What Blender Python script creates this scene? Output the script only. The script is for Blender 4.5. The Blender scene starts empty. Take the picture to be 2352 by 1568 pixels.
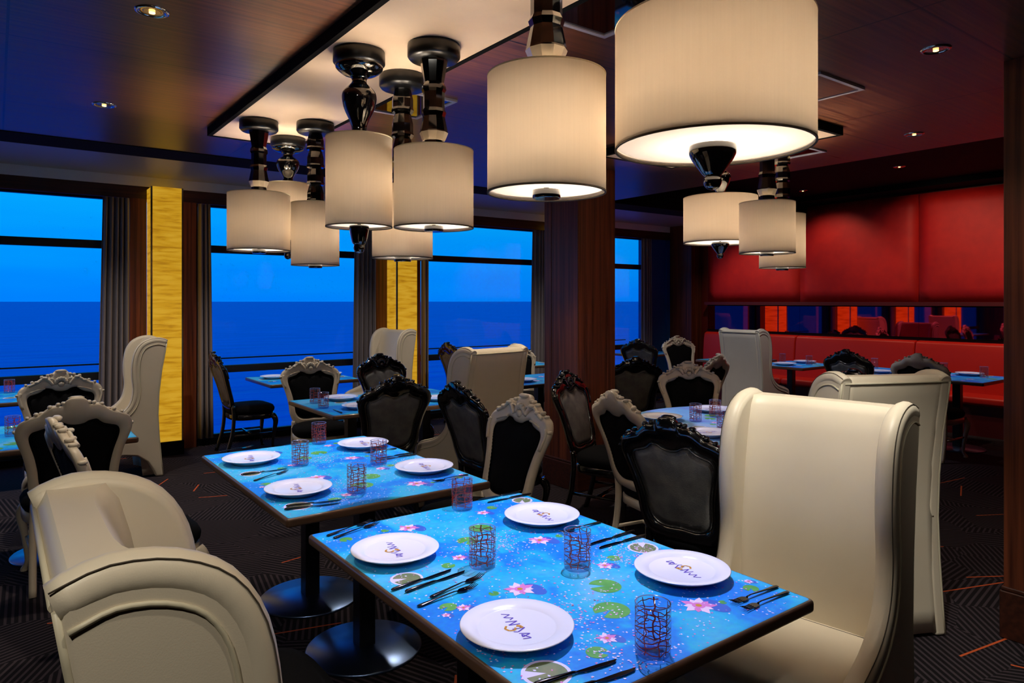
import bpy, math, random
from mathutils import Vector
R = math.radians
random.seed(7)
S = bpy.context.scene
COL = S.collection

# ------------------------------------------------------------------ camera
EYE = 1.5625
cd = bpy.data.cameras.new('camera'); cam = bpy.data.objects.new('camera', cd); COL.objects.link(cam)
cam.location = (0, 0, EYE); cam.rotation_euler = (R(90), 0, R(-36.6))
cd.sensor_width = 36; cd.lens = 1598 / 2352 * 36; cd.shift_y = -92 / 2352
cd.clip_start = .05; cd.clip_end = 60000
S.camera = cam
S.view_settings.view_transform = 'Standard'; S.view_settings.look = 'None'
S.view_settings.gamma = 1; S.view_settings.use_curve_mapping = False
S.view_settings.exposure = 0.0

def lin(r, g, b):
    f = lambda c: (c / 255 / 12.92) if c / 255 <= .04045 else ((c / 255 + .055) / 1.055) ** 2.4
    return (f(r), f(g), f(b), 1)

# ------------------------------------------------------------------ dusk sky
W = bpy.data.worlds.new('dusk_sky'); S.world = W; W.use_nodes = True
nt = W.node_tree; nt.nodes.clear()
N = nt.nodes.new; L = nt.links.new
out = N('ShaderNodeOutputWorld'); bg = N('ShaderNodeBackground')
tc = N('ShaderNodeTexCoord'); sep = N('ShaderNodeSeparateXYZ'); L(tc.outputs['Generated'], sep.inputs[0])
mp = N('ShaderNodeMapping'); mp.inputs['Scale'].default_value = (1.5, 1.5, 14); L(tc.outputs['Generated'], mp.inputs[0])
nz = N('ShaderNodeTexNoise'); nz.inputs['Scale'].default_value = 2.2; nz.inputs['Detail'].default_value = 4; L(mp.outputs[0], nz.inputs[0])
mt = N('ShaderNodeMath'); mt.operation = 'MULTIPLY_ADD'; L(nz.outputs[0], mt.inputs[0]); mt.inputs[1].default_value = .09; L(sep.outputs['Z'], mt.inputs[2])
cr = N('ShaderNodeValToRGB'); L(mt.outputs[0], cr.inputs[0])
e = cr.color_ramp.elements
e[0].position = .0; e[0].color = lin(0, 126, 250)
e[1].position = 1; e[1].color = lin(6, 60, 150)
for p_, c_ in ((.05, (0, 130, 254)), (.12, (0, 150, 255)), (.22, (4, 174, 255)), (.4, (5, 120, 225))):
    x = e.new(p_); x.color = lin(*c_)
L(cr.outputs[0], bg.inputs[0]); bg.inputs[1].default_value = 1.0; L(bg.outputs[0], out.inputs[0])

# ------------------------------------------------------------------ materials
MATS = {}
def mat(name, col, rough=.5, metal=0, spec=.5, emit=None, es=0, coat=0, bump=None, noise=None, trans=0):
    m = bpy.data.materials.new(name); m.use_nodes = True
    b = m.node_tree.nodes['Principled BSDF']
    b.inputs['Base Color'].default_value = lin(*col); b.inputs['Roughness'].default_value = rough
    b.inputs['Metallic'].default_value = metal; b.inputs['Specular IOR Level'].default_value = spec
    b.inputs['Coat Weight'].default_value = coat; b.inputs['Coat Roughness'].default_value = .06
    if emit: b.inputs['Emission Color'].default_value = lin(*emit); b.inputs['Emission Strength'].default_value = es
    N = m.node_tree.nodes.new; L = m.node_tree.links.new
    if noise or bump:
        t = N('ShaderNodeTexCoord'); mp = N('ShaderNodeMapping'); L(t.outputs['Object'], mp.inputs[0])
    if noise:   # (second colour, mapping scale, noise scale)
        c2, ms, ns = noise
        mp.inputs['Scale'].default_value = ms
        n = N('ShaderNodeTexNoise'); n.inputs['Scale'].default_value = ns; n.inputs['Detail'].default_value = 5; L(mp.outputs[0], n.inputs[0])
        r = N('ShaderNodeValToRGB'); L(n.outputs[0], r.inputs[0])
        r.color_ramp.elements[0].position = .36; r.color_ramp.elements[0].color = lin(*col)
        r.color_ramp.elements[1].position = .66; r.color_ramp.elements[1].color = lin(*c2)
        L(r.outputs[0], b.inputs['Base Color'])
    if bump:    # (scale, strength)
        n2 = N('ShaderNodeTexNoise'); n2.inputs['Scale'].default_value = bump[0]; n2.inputs['Detail'].default_value = 3; L(t.outputs['Object'], n2.inputs[0])
        bp = N('ShaderNodeBump'); bp.inputs['Strength'].default_value = bump[1]; bp.inputs['Distance'].default_value = .004
        L(n2.outputs[0], bp.inputs['Height']); L(bp.outputs[0], b.inputs['Normal'])
    MATS[name] = m
    return m

leather = mat('cream_leather', (224, 211, 187), .42, spec=.4, bump=(420, .05), noise=((218, 204, 180), (1, 1, 1), 3))
welt = mat('cream_piping', (205, 195, 168), .45)
seam = mat('dark_stitching', (70, 60, 48), .7)
whitepaint = mat('off_white_lacquer', (205, 192, 172), .38, spec=.5)
blackpaint = mat('black_lacquer', (10, 11, 13), .12, spec=.7, coat=.6)
blackcloth = mat('black_upholstery', (7, 7, 10), .9, spec=.12, bump=(300, .3))
greycloth = mat('charcoal_upholstery', (104, 102, 100), .55, noise=((78, 78, 80), (1, 1, 1), 14), bump=(220, .3))
nail = mat('nickel_nailheads', (120, 120, 120), .3, metal=1)
ceramic = mat('black_ceramic', (5, 5, 6), .06, spec=.8, coat=.8)
canopym = mat('black_canopy_enamel', (9, 9, 10), .3)
ceramic_w = mat('pale_stem_ring', (190, 178, 160), .25, metal=.6)  # light grey ring on the faceted stems
chrome = mat('chrome', (210, 208, 200), .12, metal=1)
brass = mat('warm_chrome_reflector', (225, 200, 150), .18, metal=1)
wood = mat('dark_walnut_vertical_grain', (70, 32, 20), .34, noise=((116, 60, 36), (28, 28, .7), 1.6))
woodd = mat('dark_walnut_header', (52, 26, 18), .34, noise=((74, 38, 26), (.7, 28, 28), 1.6))
blacktrim = mat('black_trim', (5, 5, 6), .9, spec=.1)
greyplaster = mat('grey_painted_plaster', (150, 146, 136), .38)
palestrip = mat('pale_cornice', (222, 222, 228), .3)
beige = mat('beige_satin_panel', (212, 186, 158), .38, noise=((205, 178, 150), (1, 1, 1), 5))
curtainm = mat('grey_curtain_cloth', (128, 120, 124), .8)
redfab = mat('red_upholstered_wall', (205, 24, 14), .62, noise=((190, 18, 14), (1, 1, 1), 6), bump=(120, .15))
redlea = mat('red_leather', (214, 40, 26), .42)
redtrim = mat('dark_red_trim', (90, 14, 10), .5)
mirr = mat('red_tinted_mirror', (226, 64, 92), .02, metal=1)
bluepanel = mat('blue_corner_panel', (24, 84, 160), .3)  # one even blue for the corner panel
tedge = mat('dark_table_edge', (92, 68, 52), .3, coat=.3)
steel = mat('brushed_base_steel', (120, 145, 190), .3, metal=1)  # blue tint in the steel stands in for reflected blue light
blackmetal = mat('black_metal', (8, 8, 10), .4)
china = mat('white_china', (240, 238, 250), .18, spec=.6)
purple = mat('purple_print', (80, 50, 175), .5)
gold = mat('gold_print', (200, 140, 40), .45)
cutm = mat('polished_cutlery', (74, 70, 76), .16, metal=1)
redline = mat('oxblood_glass_lines', (188, 56, 26), .35)
orange_line = mat('orange_thread', (196, 82, 26), .8)
padm = mat('lily_pad_green', (70, 150, 62), .6, noise=((96, 170, 74), (1, 1, 1), 22))
padold = mat('lily_pad_olive', (98, 118, 76), .6, noise=((126, 128, 92), (1, 1, 1), 26))
petal_w = mat('petal_white', (236, 206, 240), .6)
petal_p = mat('petal_pink', (214, 120, 196), .6)
confm = mat('petal_confetti', (222, 212, 255), .6)
ripple = mat('pond_ripple', (40, 92, 196), .6)
frameW = mat('white_metal_frame', (190, 184, 190), .4)
outerrail = mat('dark_window_bar', (10, 14, 20), .4)

# wood ceiling with board joints
ceil = mat('walnut_ceiling_boards', (58, 30, 22), .27, spec=.6)
def ceil_nodes(m):
    N = m.node_tree.nodes.new; L = m.node_tree.links.new; b = m.node_tree.nodes['Principled BSDF']
    g = N('ShaderNodeNewGeometry'); mp = N('ShaderNodeMapping'); mp.inputs['Scale'].default_value = (.9, 34, 34); L(g.outputs['Position'], mp.inputs[0])
    n = N('ShaderNodeTexNoise'); n.inputs['Scale'].default_value = 1.5; n.inputs['Detail'].default_value = 6; L(mp.outputs[0], n.inputs[0])
    r = N('ShaderNodeValToRGB'); L(n.outputs[0], r.inputs[0])
    r.color_ramp.elements[0].position = .35; r.color_ramp.elements[0].color = lin(80, 44, 31)
    r.color_ramp.elements[1].position = .68; r.color_ramp.elements[1].color = lin(126, 78, 50)
    s = N('ShaderNodeSeparateXYZ'); L(g.outputs['Position'], s.inputs[0])
    def joint(sock, off, per, w):
        a = N('ShaderNodeMath'); a.operation = 'SUBTRACT'; L(sock, a.inputs[0]); a.inputs[1].default_value = off
        p = N('ShaderNodeMath'); p.operation = 'PINGPONG'; L(a.outputs[0], p.inputs[0]); p.inputs[1].default_value = per / 2
        c = N('ShaderNodeMath'); c.operation = 'LESS_THAN'; L(p.outputs[0], c.inputs[0]); c.inputs[1].default_value = w
        return c
    j1 = joint(s.outputs['X'], .04, 1.395, .005); j2 = joint(s.outputs['Y'], 0, 1.2, .005)
    mx = N('ShaderNodeMath'); mx.operation = 'MAXIMUM'; L(j1.outputs[0], mx.inputs[0]); L(j2.outputs[0], mx.inputs[1])
    mix = N('ShaderNodeMix'); mix.data_type = 'RGBA'; L(mx.outputs[0], mix.inputs[0]); L(r.outputs[0], mix.inputs[6]); mix.inputs[7].default_value = (.001, .001, .001, 1)
    L(mix.outputs[2], b.inputs['Base Color'])
    rr = N('ShaderNodeMath'); rr.operation = 'MULTIPLY_ADD'; L(n.outputs[0], rr.inputs[0]); rr.inputs[1].default_value = .14; rr.inputs[2].default_value = .24
    L(rr.outputs[0], b.inputs['Roughness'])
ceil_nodes(ceil)

# patterned carpet
carpet = mat('patterned_carpet', (30, 27, 30), .95, spec=.1)
def carpet_nodes(m):
    N = m.node_tree.nodes.new; L = m.node_tree.links.new; b = m.node_tree.nodes['Principled BSDF']
    g = N('ShaderNodeNewGeometry')
    v = N('ShaderNodeTexVoronoi'); v.inputs['Scale'].default_value = 2.3; L(g.outputs['Position'], v.inputs['Vector'])
    s = N('ShaderNodeSeparateColor'); L(v.outputs['Color'], s.inputs[0])
    an = N('ShaderNodeMath'); an.operation = 'MULTIPLY'; L(s.outputs[0], an.inputs[0]); an.inputs[1].default_value = 9
    vr = N('ShaderNodeVectorRotate'); vr.rotation_type = 'Z_AXIS'; L(g.outputs['Position'], vr.inputs['Vector']); L(an.outputs[0], vr.inputs['Angle'])
    sx = N('ShaderNodeSeparateXYZ'); L(vr.outputs[0], sx.inputs[0])
    mu = N('ShaderNodeMath'); mu.operation = 'MULTIPLY'; L(sx.outputs[0], mu.inputs[0]); mu.inputs[1].default_value = 210
    si = N('ShaderNodeMath'); si.operation = 'SINE'; L(mu.outputs[0], si.inputs[0])
    r = N('ShaderNodeValToRGB'); L(si.outputs[0], r.inputs[0])
    r.color_ramp.elements[0].position = .0; r.color_ramp.elements[0].color = lin(31, 27, 30)
    r.color_ramp.elements[1].position = .6; r.color_ramp.elements[1].color = lin(78, 68, 74)
    n = N('ShaderNodeTexNoise'); n.inputs['Scale'].default_value = 400; L(g.outputs['Position'], n.inputs['Vector'])
    mx = N('ShaderNodeMix'); mx.data_type = 'RGBA'; mx.blend_type = 'MULTIPLY'; mx.inputs[0].default_value = .6
    L(r.outputs[0], mx.inputs[6]); L(n.outputs[0], mx.inputs[7]); L(mx.outputs[2], b.inputs['Base Color'])
carpet_nodes(carpet)

# pond water: projected light image painted into the tabletop colour
pond = mat('painted_pond_projection', (0, 120, 200), .5, spec=.3)
def pond_nodes(m):
    N = m.node_tree.nodes.new; L = m.node_tree.links.new; b = m.node_tree.nodes['Principled BSDF']
    t = N('ShaderNodeTexCoord')
    n = N('ShaderNodeTexNoise'); n.inputs['Scale'].default_value = 3.2; n.inputs['Detail'].default_value = 3; n.inputs['Distortion'].default_value = .8; L(t.outputs['Object'], n.inputs['Vector'])
    r = N('ShaderNodeValToRGB'); L(n.outputs[0], r.inputs[0]); e = r.color_ramp.elements
    e[0].position = .3; e[0].color = lin(0, 122, 222); e[1].position = .72; e[1].color = lin(120, 190, 236)
    x = e.new(.42); x.color = lin(10, 130, 228); x = e.new(.5); x.color = lin(20, 172, 226); x = e.new(.6); x.color = lin(66, 178, 224)
    n2 = N('ShaderNodeTexNoise'); n2.inputs['Scale'].default_value = 60; L(t.outputs['Object'], n2.inputs['Vector'])
    mx = N('ShaderNodeMix'); mx.data_type = 'RGBA'; mx.blend_type = 'SOFT_LIGHT'; mx.inputs[0].default_value = .5
    L(r.outputs[0], mx.inputs[6]); L(n2.outputs['Color'], mx.inputs[7]); L(mx.outputs[2], b.inputs['Base Color'])
pond_nodes(pond)
palepond = mat('pale_painted_projection', (150, 170, 220), .5, spec=.3)  # paler projected pond, also painted as surface colour
pond_nodes(palepond)
for nd in palepond.node_tree.nodes:
    if nd.type == 'VALTORGB':
        for q, c in zip(nd.color_ramp.elements, ((96, 130, 214), (120, 150, 222), (110, 170, 224), (140, 176, 226), (176, 190, 232))): q.color = lin(*c)

# backlit yellow onyx
onyx = mat('backlit_yellow_onyx', (214, 170, 40), .35)
def onyx_nodes(m):
    N = m.node_tree.nodes.new; L = m.node_tree.links.new; b = m.node_tree.nodes['Principled BSDF']
    g = N('ShaderNodeNewGeometry'); mp = N('ShaderNodeMapping'); mp.inputs['Scale'].default_value = (2.2, 2.2, 17); L(g.outputs['Position'], mp.inputs[0])
    n = N('ShaderNodeTexNoise'); n.inputs['Scale'].default_value = 1.9; n.inputs['Detail'].default_value = 7; n.inputs['Distortion'].default_value = .5; L(mp.outputs[0], n.inputs['Vector'])
    r = N('ShaderNodeValToRGB'); L(n.outputs[0], r.inputs[0]); e = r.color_ramp.elements
    e[0].position = .32; e[0].color = lin(176, 122, 20); e[1].position = .62; e[1].color = lin(216, 166, 44)
    x = e.new(.45); x.color = lin(204, 150, 28)
    L(r.outputs[0], b.inputs['Emission Color']); b.inputs['Emission Strength'].default_value = .8
    b.inputs['Base Color'].default_value = lin(120, 92, 20)
onyx_nodes(onyx)

def mixmat(name, fn):
    m = bpy.data.materials.new(name); m.use_nodes = True; m.node_tree.nodes.clear(); fn(m.node_tree.nodes.new, m.node_tree.links.new); return m
def f_pane(N, L):
    o = N('ShaderNodeOutputMaterial'); mx = N('ShaderNodeMixShader'); t = N('ShaderNodeBsdfTransparent'); g = N('ShaderNodeBsdfGlossy')
    g.inputs['Roughness'].default_value = .0; g.inputs[0].default_value = (.5, .5, .5, 1)
    fr = N('ShaderNodeLayerWeight'); fr.inputs[0].default_value = .1; L(fr.outputs['Facing'], mx.inputs[0]); L(t.outputs[0], mx.inputs[1]); L(g.outputs[0], mx.inputs[2]); L(mx.outputs[0], o.inputs[0])
pane_m = mixmat('window_glass', f_pane)
def f_glass(N, L):
    o = N('ShaderNodeOutputMaterial'); mx = N('ShaderNodeMixShader'); t = N('ShaderNodeBsdfTransparent'); g = N('ShaderNodeBsdfGlossy')
    t.inputs[0].default_value = (.97, .97, .99, 1); g.inputs['Roughness'].default_value = .03
    fr = N('ShaderNodeLayerWeight'); fr.inputs[0].default_value = .5
    pw = N('ShaderNodeMath'); pw.operation = 'POWER'; L(fr.outputs['Facing'], pw.inputs[0]); pw.inputs[1].default_value = 4
    ml = N('ShaderNodeMath'); ml.operation = 'MULTIPLY_ADD'; L(pw.outputs[0], ml.inputs[0]); ml.inputs[1].default_value = .4; ml.inputs[2].default_value = .04
    L(ml.outputs[0], mx.inputs[0]); L(t.outputs[0], mx.inputs[1]); L(g.outputs[0], mx.inputs[2]); L(mx.outputs[0], o.inputs[0])
glass_m = mixmat('clear_tumbler_glass', f_glass)
def f_glassb(N, L):
    o = N('ShaderNodeOutputMaterial'); mx = N('ShaderNodeMixShader'); t = N('ShaderNodeBsdfTransparent'); g = N('ShaderNodeBsdfGlossy')
    t.inputs[0].default_value = (.84, .82, .9, 1); g.inputs['Roughness'].default_value = .06
    fr = N('ShaderNodeLayerWeight'); fr.inputs[0].default_value = .5
    pw = N('ShaderNodeMath'); pw.operation = 'POWER'; L(fr.outputs['Facing'], pw.inputs[0]); pw.inputs[1].default_value = 4
    ml = N('ShaderNodeMath'); ml.operation = 'MULTIPLY_ADD'; L(pw.outputs[0], ml.inputs[0]); ml.inputs[1].default_value = .4; ml.inputs[2].default_value = .04
    L(ml.outputs[0], mx.inputs[0]); L(t.outputs[0], mx.inputs[1]); L(g.outputs[0], mx.inputs[2]); L(mx.outputs[0], o.inputs[0])
glassb_m = mixmat('thick_glass_base', f_glassb)
def f_shade(c, tc_, w):
    def f(N, L):
        o = N('ShaderNodeOutputMaterial'); mx = N('ShaderNodeMixShader'); d = N('ShaderNodeBsdfDiffuse'); t = N('ShaderNodeBsdfTranslucent')
        g = N('ShaderNodeTexCoord'); mp = N('ShaderNodeMapping'); mp.inputs['Scale'].default_value = (1, 1, .03); L(g.outputs['Object'], mp.inputs[0])
        n = N('ShaderNodeTexNoise'); n.inputs['Scale'].default_value = 160; n.inputs['Detail'].default_value = 3; L(mp.outputs[0], n.inputs['Vector'])
        r = N('ShaderNodeValToRGB'); L(n.outputs[0], r.inputs[0])
        a = tuple(v * .9 for v in tc_[:3]) + (1,)
        r.color_ramp.elements[0].position = .3; r.color_ramp.elements[0].color = a
        r.color_ramp.elements[1].position = .7; r.color_ramp.elements[1].color = tc_
        L(r.outputs[0], t.inputs[0]); d.inputs[0].default_value = c
        mx.inputs[0].default_value = w; L(d.outputs[0], mx.inputs[1]); L(t.outputs[0], mx.inputs[2]); L(mx.outputs[0], o.inputs[0])
    return f
shade_m = mixmat('linen_lampshade', f_shade(lin(225, 215, 200), (.72, .65, .565, 1), .40))
diff_m = mixmat('frosted_diffuser', f_shade((.85, .82, .78, 1), (.60, .55, .49, 1), .32))
def f_sea(N, L):
    o = N('ShaderNodeOutputMaterial'); b = N('ShaderNodeBsdfPrincipled')
    b.inputs['Base Color'].default_value = lin(0, 64, 176); b.inputs['Roughness'].default_value = .4; b.inputs['Specular IOR Level'].default_value = .3
    g = N('ShaderNodeNewGeometry'); mp = N('ShaderNodeMapping'); mp.inputs['Rotation'].default_value = (0, 0, R(36.6)); mp.inputs['Scale'].default_value = (.03, .12, 1); L(g.outputs['Position'], mp.inputs[0])
    n = N('ShaderNodeTexNoise'); n.inputs['Scale'].default_value = 1.0; n.inputs['Detail'].default_value = 8; L(mp.outputs[0], n.inputs['Vector'])
    r = N('ShaderNodeValToRGB'); L(n.outputs[0], r.inputs[0]); r.color_ramp.elements[0].position = .35; r.color_ramp.elements[1].position = .68
    r.color_ramp.elements[0].color = lin(0, 48, 232); r.color_ramp.elements[1].color = lin(0, 86, 255)
    L(r.outputs[0], b.inputs['Base Color'])
    bp = N('ShaderNodeBump'); bp.inputs['Strength'].default_value = .5; bp.inputs['Distance'].default_value = 1.5; L(n.outputs[0], bp.inputs['Height']); L(bp.outputs[0], b.inputs['Normal'])
    L(b.outputs[0], o.inputs[0])
sea_m = mixmat('blue_sea_water', f_sea)

# ------------------------------------------------------------------ mesh helpers
class MB:
    def __init__(s): s.v = []; s.f = []; s.mi = []; s.sm = []
    def add(s, vs, fs, mi=0, smooth=False):
        o = len(s.v); s.v += [tuple(v) for v in vs]
        for f in fs: s.f.append([i + o for i in f]); s.mi.append(mi); s.sm.append(smooth)
        return s
    def box(s, x0, x1, y0, y1, z0, z1, mi=0):
        return s.add([(x0, y0, z0), (x1, y0, z0), (x1, y1, z0), (x0, y1, z0), (x0, y0, z1), (x1, y0, z1), (x1, y1, z1), (x0, y1, z1)],
                     [(0, 3, 2, 1), (4, 5, 6, 7), (0, 1, 5, 4), (1, 2, 6, 5), (2, 3, 7, 6), (3, 0, 4, 7)], mi)
    def loft(s, rings, closed=True, caps=True, mi=0, smooth=True):
        n = len(rings[0]); vs = [p for r in rings for p in r]; fs = []
        for i in range(len(rings) - 1):
            for j in range(n if closed else n - 1):
                a = i * n + j; b = i * n + (j + 1) % n; fs.append((a, b, b + n, a + n))
        s.add(vs, fs, mi, smooth)
        if caps and closed:
            o = len(s.v) - len(vs)
            s.f.append([o + j for j in range(n)][::-1]); s.mi.append(mi); s.sm.append(False)
            s.f.append([o + (len(rings) - 1) * n + j for j in range(n)]); s.mi.append(mi); s.sm.append(False)
        return s
    def lathe(s, prof, seg=32, c=(0, 0, 0), mi=0, smooth=True, caps=True):
        rings = [[(c[0] + r * math.cos(2 * math.pi * k / seg), c[1] + r * math.sin(2 * math.pi * k / seg), c[2] + z) for k in range(seg)] for r, z in prof]
        return s.loft(rings, True, caps, mi, smooth)
    def tube(s, path, rad, seg=10, mi=0, smooth=True, caps=True, flat=1):
        P = [Vector(p) for p in path]; rings = []
        if not hasattr(rad, '__len__'): rad = [rad] * len(P)
        up = Vector((0, 0, 1)); prev = None
        for i, p in enumerate(P):
            t = (P[min(i + 1, len(P) - 1)] - P[max(i - 1, 0)]).normalized()
            if prev is None:
                a = t.cross(up)
                if a.length < .1: a = t.cross(Vector((1, 0, 0)))
            else: a = prev - t * prev.dot(t)
            a.normalize(); prev = a; b = t.cross(a)
            rings.append([tuple(p + (a * math.cos(2 * math.pi * k / seg) + b * math.sin(2 * math.pi * k / seg) * flat) * rad[i]) for k in range(seg)])
        return s.loft(rings, True, caps, mi, smooth)
    def ball(s, c, r, seg=10, rings=6, mi=0):
        if not hasattr(r, '__len__'): r = (r, r, r)
        rs = []
        for i in range(1, rings):
            a = math.pi * i / rings - math.pi / 2
            rs.append([(c[0] + r[0] * math.cos(a) * math.cos(2 * math.pi * k / seg), c[1] + r[1] * math.cos(a) * math.sin(2 * math.pi * k / seg), c[2] + r[2] * math.sin(a)) for k in range(seg)])
        return s.loft(rs, True, True, mi, True)
    def prism(s, pts, axis, a, b, mi=0, smooth=False):
        def q(p, t): return (t, p[0], p[1]) if axis == 'x' else ((p[0], t, p[1]) if axis == 'y' else (p[0], p[1], t))
        n = len(pts); vs = [q(p, a) for p in pts] + [q(p, b) for p in pts]
        s.add(vs, [tuple(range(n))[::-1], tuple(range(n, 2 * n))], mi, False)
        o = len(s.v) - 2 * n
        for j in range(n): s.f.append([o + j, o + (j + 1) % n, o + n + (j + 1) % n, o + n + j]); s.mi.append(mi); s.sm.append(smooth)
        return s
    def build(s, name, mats, parent=None, bevel=0, seg=2, loc=None, rz=0, subd=0, label=None, wn=False):
        me = bpy.data.meshes.new(name); me.from_pydata(s.v, [], s.f)
        for m in (mats if isinstance(mats, (list, tuple)) else [mats]): me.materials.append(m)
        me.polygons.foreach_set('material_index', s.mi); me.polygons.foreach_set('use_smooth', s.sm); me.validate(); me.update()
        import bmesh
        bm = bmesh.new(); bm.from_mesh(me); bmesh.ops.recalc_face_normals(bm, faces=bm.faces); bm.to_mesh(me); bm.free()
        o = bpy.data.objects.new(name, me); COL.objects.link(o)
        if parent: o.parent = parent
        if loc: o.location = loc
        if rz: o.rotation_euler = (0, 0, rz)
        if bevel:
            b = o.modifiers.new('bevel', 'BEVEL'); b.width = bevel; b.segments = seg; b.limit_method = 'ANGLE'; b.angle_limit = R(40)
            for p in me.polygons: p.use_smooth = True
            w = o.modifiers.new('wn', 'WEIGHTED_NORMAL')
        if label: o['label'] = label
        return o

def empty(name, loc=(0, 0, 0), rz=0):
    o = bpy.data.objects.new(name, None); COL.objects.link(o); o.location = loc; o.rotation_euler = (0, 0, rz); o.empty_display_size = .1; return o
def tag(o, label, cat, group=None):
    o['label'] = label; o['category'] = cat
    if group: o['group'] = group
    return o
def struct(o): o['kind'] = 'structure'; return o
KIDS = {}
def copy_tree(o, parent=None):
    c = o.copy(); COL.objects.link(c)
    if parent: c.parent = parent
    for ch in list(o.children): copy_tree(ch, c)
    return c
class Proto:            # first use moves the original, later uses copy it
    def __init__(s, make): s.make = make; s.o = None
    def at(s, loc, rz, label, cat, group):
        if s.o is None: s.o = s.make(); o = s.o
        else: o = copy_tree(s.o)
        o.location = loc; o.rotation_euler = (0, 0, rz); tag(o, label, cat, group); return o
def catmull(pts, n):
    out = []; m = len(pts)
    for i in range(m - 1):
        p0, p1, p2, p3 = pts[max(i - 1, 0)], pts[i], pts[i + 1], pts[min(i + 2, m - 1)]
        for k in range(n):
            t = k / n
            out.append(tuple(.5 * (2 * b + (c - a) * t + (2 * a - 5 * b + 4 * c - d) * t * t + (-a + 3 * b - 3 * c + d) * t ** 3) for a, b, c, d in zip(p0, p1, p2, p3)))
    out.append(tuple(pts[-1])); return out
def spot(name, loc, target, energy, col, size, blend=.5, radius=.03, parent=None):
    l = bpy.data.lights.new(name, 'SPOT'); l.energy = energy; l.color = col; l.spot_size = R(size); l.spot_blend = blend; l.shadow_soft_size = radius
    o = bpy.data.objects.new(name, l); COL.objects.link(o); o.location = loc
    d = Vector(target) - Vector(loc); o.rotation_euler = d.to_track_quat('-Z', 'Y').to_euler()
    if parent: o.parent = parent
    return o

# ------------------------------------------------------------------ room shell
X0, X1, Y0, Y1 = -4.0, 9.65, -3.0, 8.1
fl = MB(); fl.box(X0 - .2, X1 + .2, Y0 - .2, Y1 + .2, -.15, 0)
dash = [(-.1, 3.05, 20), (.35, 4.0, -20), (.55, 4.9, 30), (.2, 2.6, 80), (1.0, 5.6, 5), (.5, 5.2, -30), (.7, 2.6, -50), (.6, 3.4, 70), (.9, 4.4, -35), (.62, 2.85, 25), (1.6, 4.2, 10),
        (3.55, 1.0, -70), (3.95, 1.9, -30), (4.3, 1.55, -20), (3.6, 1.25, -10), (4.7, 2.0, -28), (3.0, 1.1, -70), (3.3, 3.6, 10), (2.0, 2.6, 60), (5.3, 3.0, 15), (6.4, 2.4, 20),
        (1.15, 6.6, 60), (.8, 6.2, 30), (1.4, 5.9, -20), (.75, 6.8, 80), (-.4, 2.1, 15), (.15, 1.1, 45), (-.1, 1.6, -20), (.05, 1.85, 30), (-.15, 2.2, -35), (.45, 1.7, 30), (.1, 2.35, 0)]
rd = random.Random(3)
for i in range(60): dash.append((rd.uniform(-1, 7), rd.uniform(.8, 7.9), rd.uniform(-90, 90)))
for x, y, a in dash:
    a = R(a); l = rd.uniform(.1, .24); c, s_ = math.cos(a), math.sin(a); w = .0055
    fl.add([(x - c * l - s_ * w, y - s_ * l + c * w, .0012), (x - c * l + s_ * w, y - s_ * l - c * w, .0012), (x + c * l + s_ * w, y + s_ * l - c * w, .0012), (x + c * l - s_ * w, y + s_ * l + c * w, .0012)], [(0, 1, 2, 3)], 1)
struct(fl.build('floor', [carpet, orange_line]))

CZ = 2.68
struct(MB().box(X0 - .2, 5.5, Y0 - .2, 5.63, CZ, 3.3).build('ceiling', ceil))
struct(MB().box(X0 - .2, 5.5, 5.63, 6.0, CZ - .004, 3.3).build('trim_1', blacktrim))                   # black border before the window bay
struct(MB().box(X0 - .2, X1, 6.0, Y1, 2.85, 3.3).build('ceiling_window_bay', greyplaster))
struct(MB().box(5.5, X1, 5.63, 6.0, CZ - .004, 3.3).build('trim_2', blacktrim))
struct(MB().box(5.5, X1, Y0, 5.63, 3.05, 3.3).build('ceiling_banquette_bay', mat('dark_brown_ceiling', (16, 8, 7), .8, spec=.1)))
struct(MB().box(9.2, X1, Y0, 5.63, 2.98, 3.05).build('trim_3', blacktrim))
struct(MB().box(X0 - .2, X0, Y0 - .2, Y1 + .2, 0, 3.3).build('wall_left', wood))
struct(MB().box(X0, X1, Y0 - .2, Y0, 0, 3.3).build('wall_back', wood))
struct(MB().box(X1, X1 + .2, Y0 - .2, Y1 + .2, 0, 3.3).build('wall_right', redtrim))

# window wall: header, cornice, sill, posts
struct(MB().box(X0, X1, Y1 - .05, Y1 + .2, 2.62, 2.75).build('wall_window_side', woodd))
struct(MB().box(X0, X1, Y1 - .06, Y1 + .2, 2.75, 2.85).build('trim_4', palestrip))
struct(MB().box(X0, X1, Y1 - .04, Y1 + .2, 0, .07).build('trim_5', blacktrim))
PX = [-3.99, -1.26, 1.47, 4.2, 6.93, 9.66]
bays = []
k = 0
for i in range(5):
    a, b = PX[i] + .27, PX[i + 1] - .37
    if i == 4: b = 8.87
    k += 1
    fr = MB(); fr.box(a, b, Y1 + .02, Y1 + .08, 2.10, 2.18).box(a, b, Y1 + .02, Y1 + .08, .77, .85).box(a, b, Y1 + .02, Y1 + .08, .07, .10).box(a, b, Y1 + .02, Y1 + .08, 2.6, 2.62)
    fr.box(a, a + .03, Y1 + .02, Y1 + .08, .07, 2.62).box(b - .03, b, Y1 + .02, Y1 + .08, .07, 2.62)
    fr.box(a, b, Y1 + .5, Y1 + .52, .885, .90)
    w = struct(fr.build('window_%d' % k, outerrail))
    struct(MB().box(a + .03, b - .03, Y1 + .045, Y1 + .052, .1, 2.6).build('pane', pane_m, w))
t = 5
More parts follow.
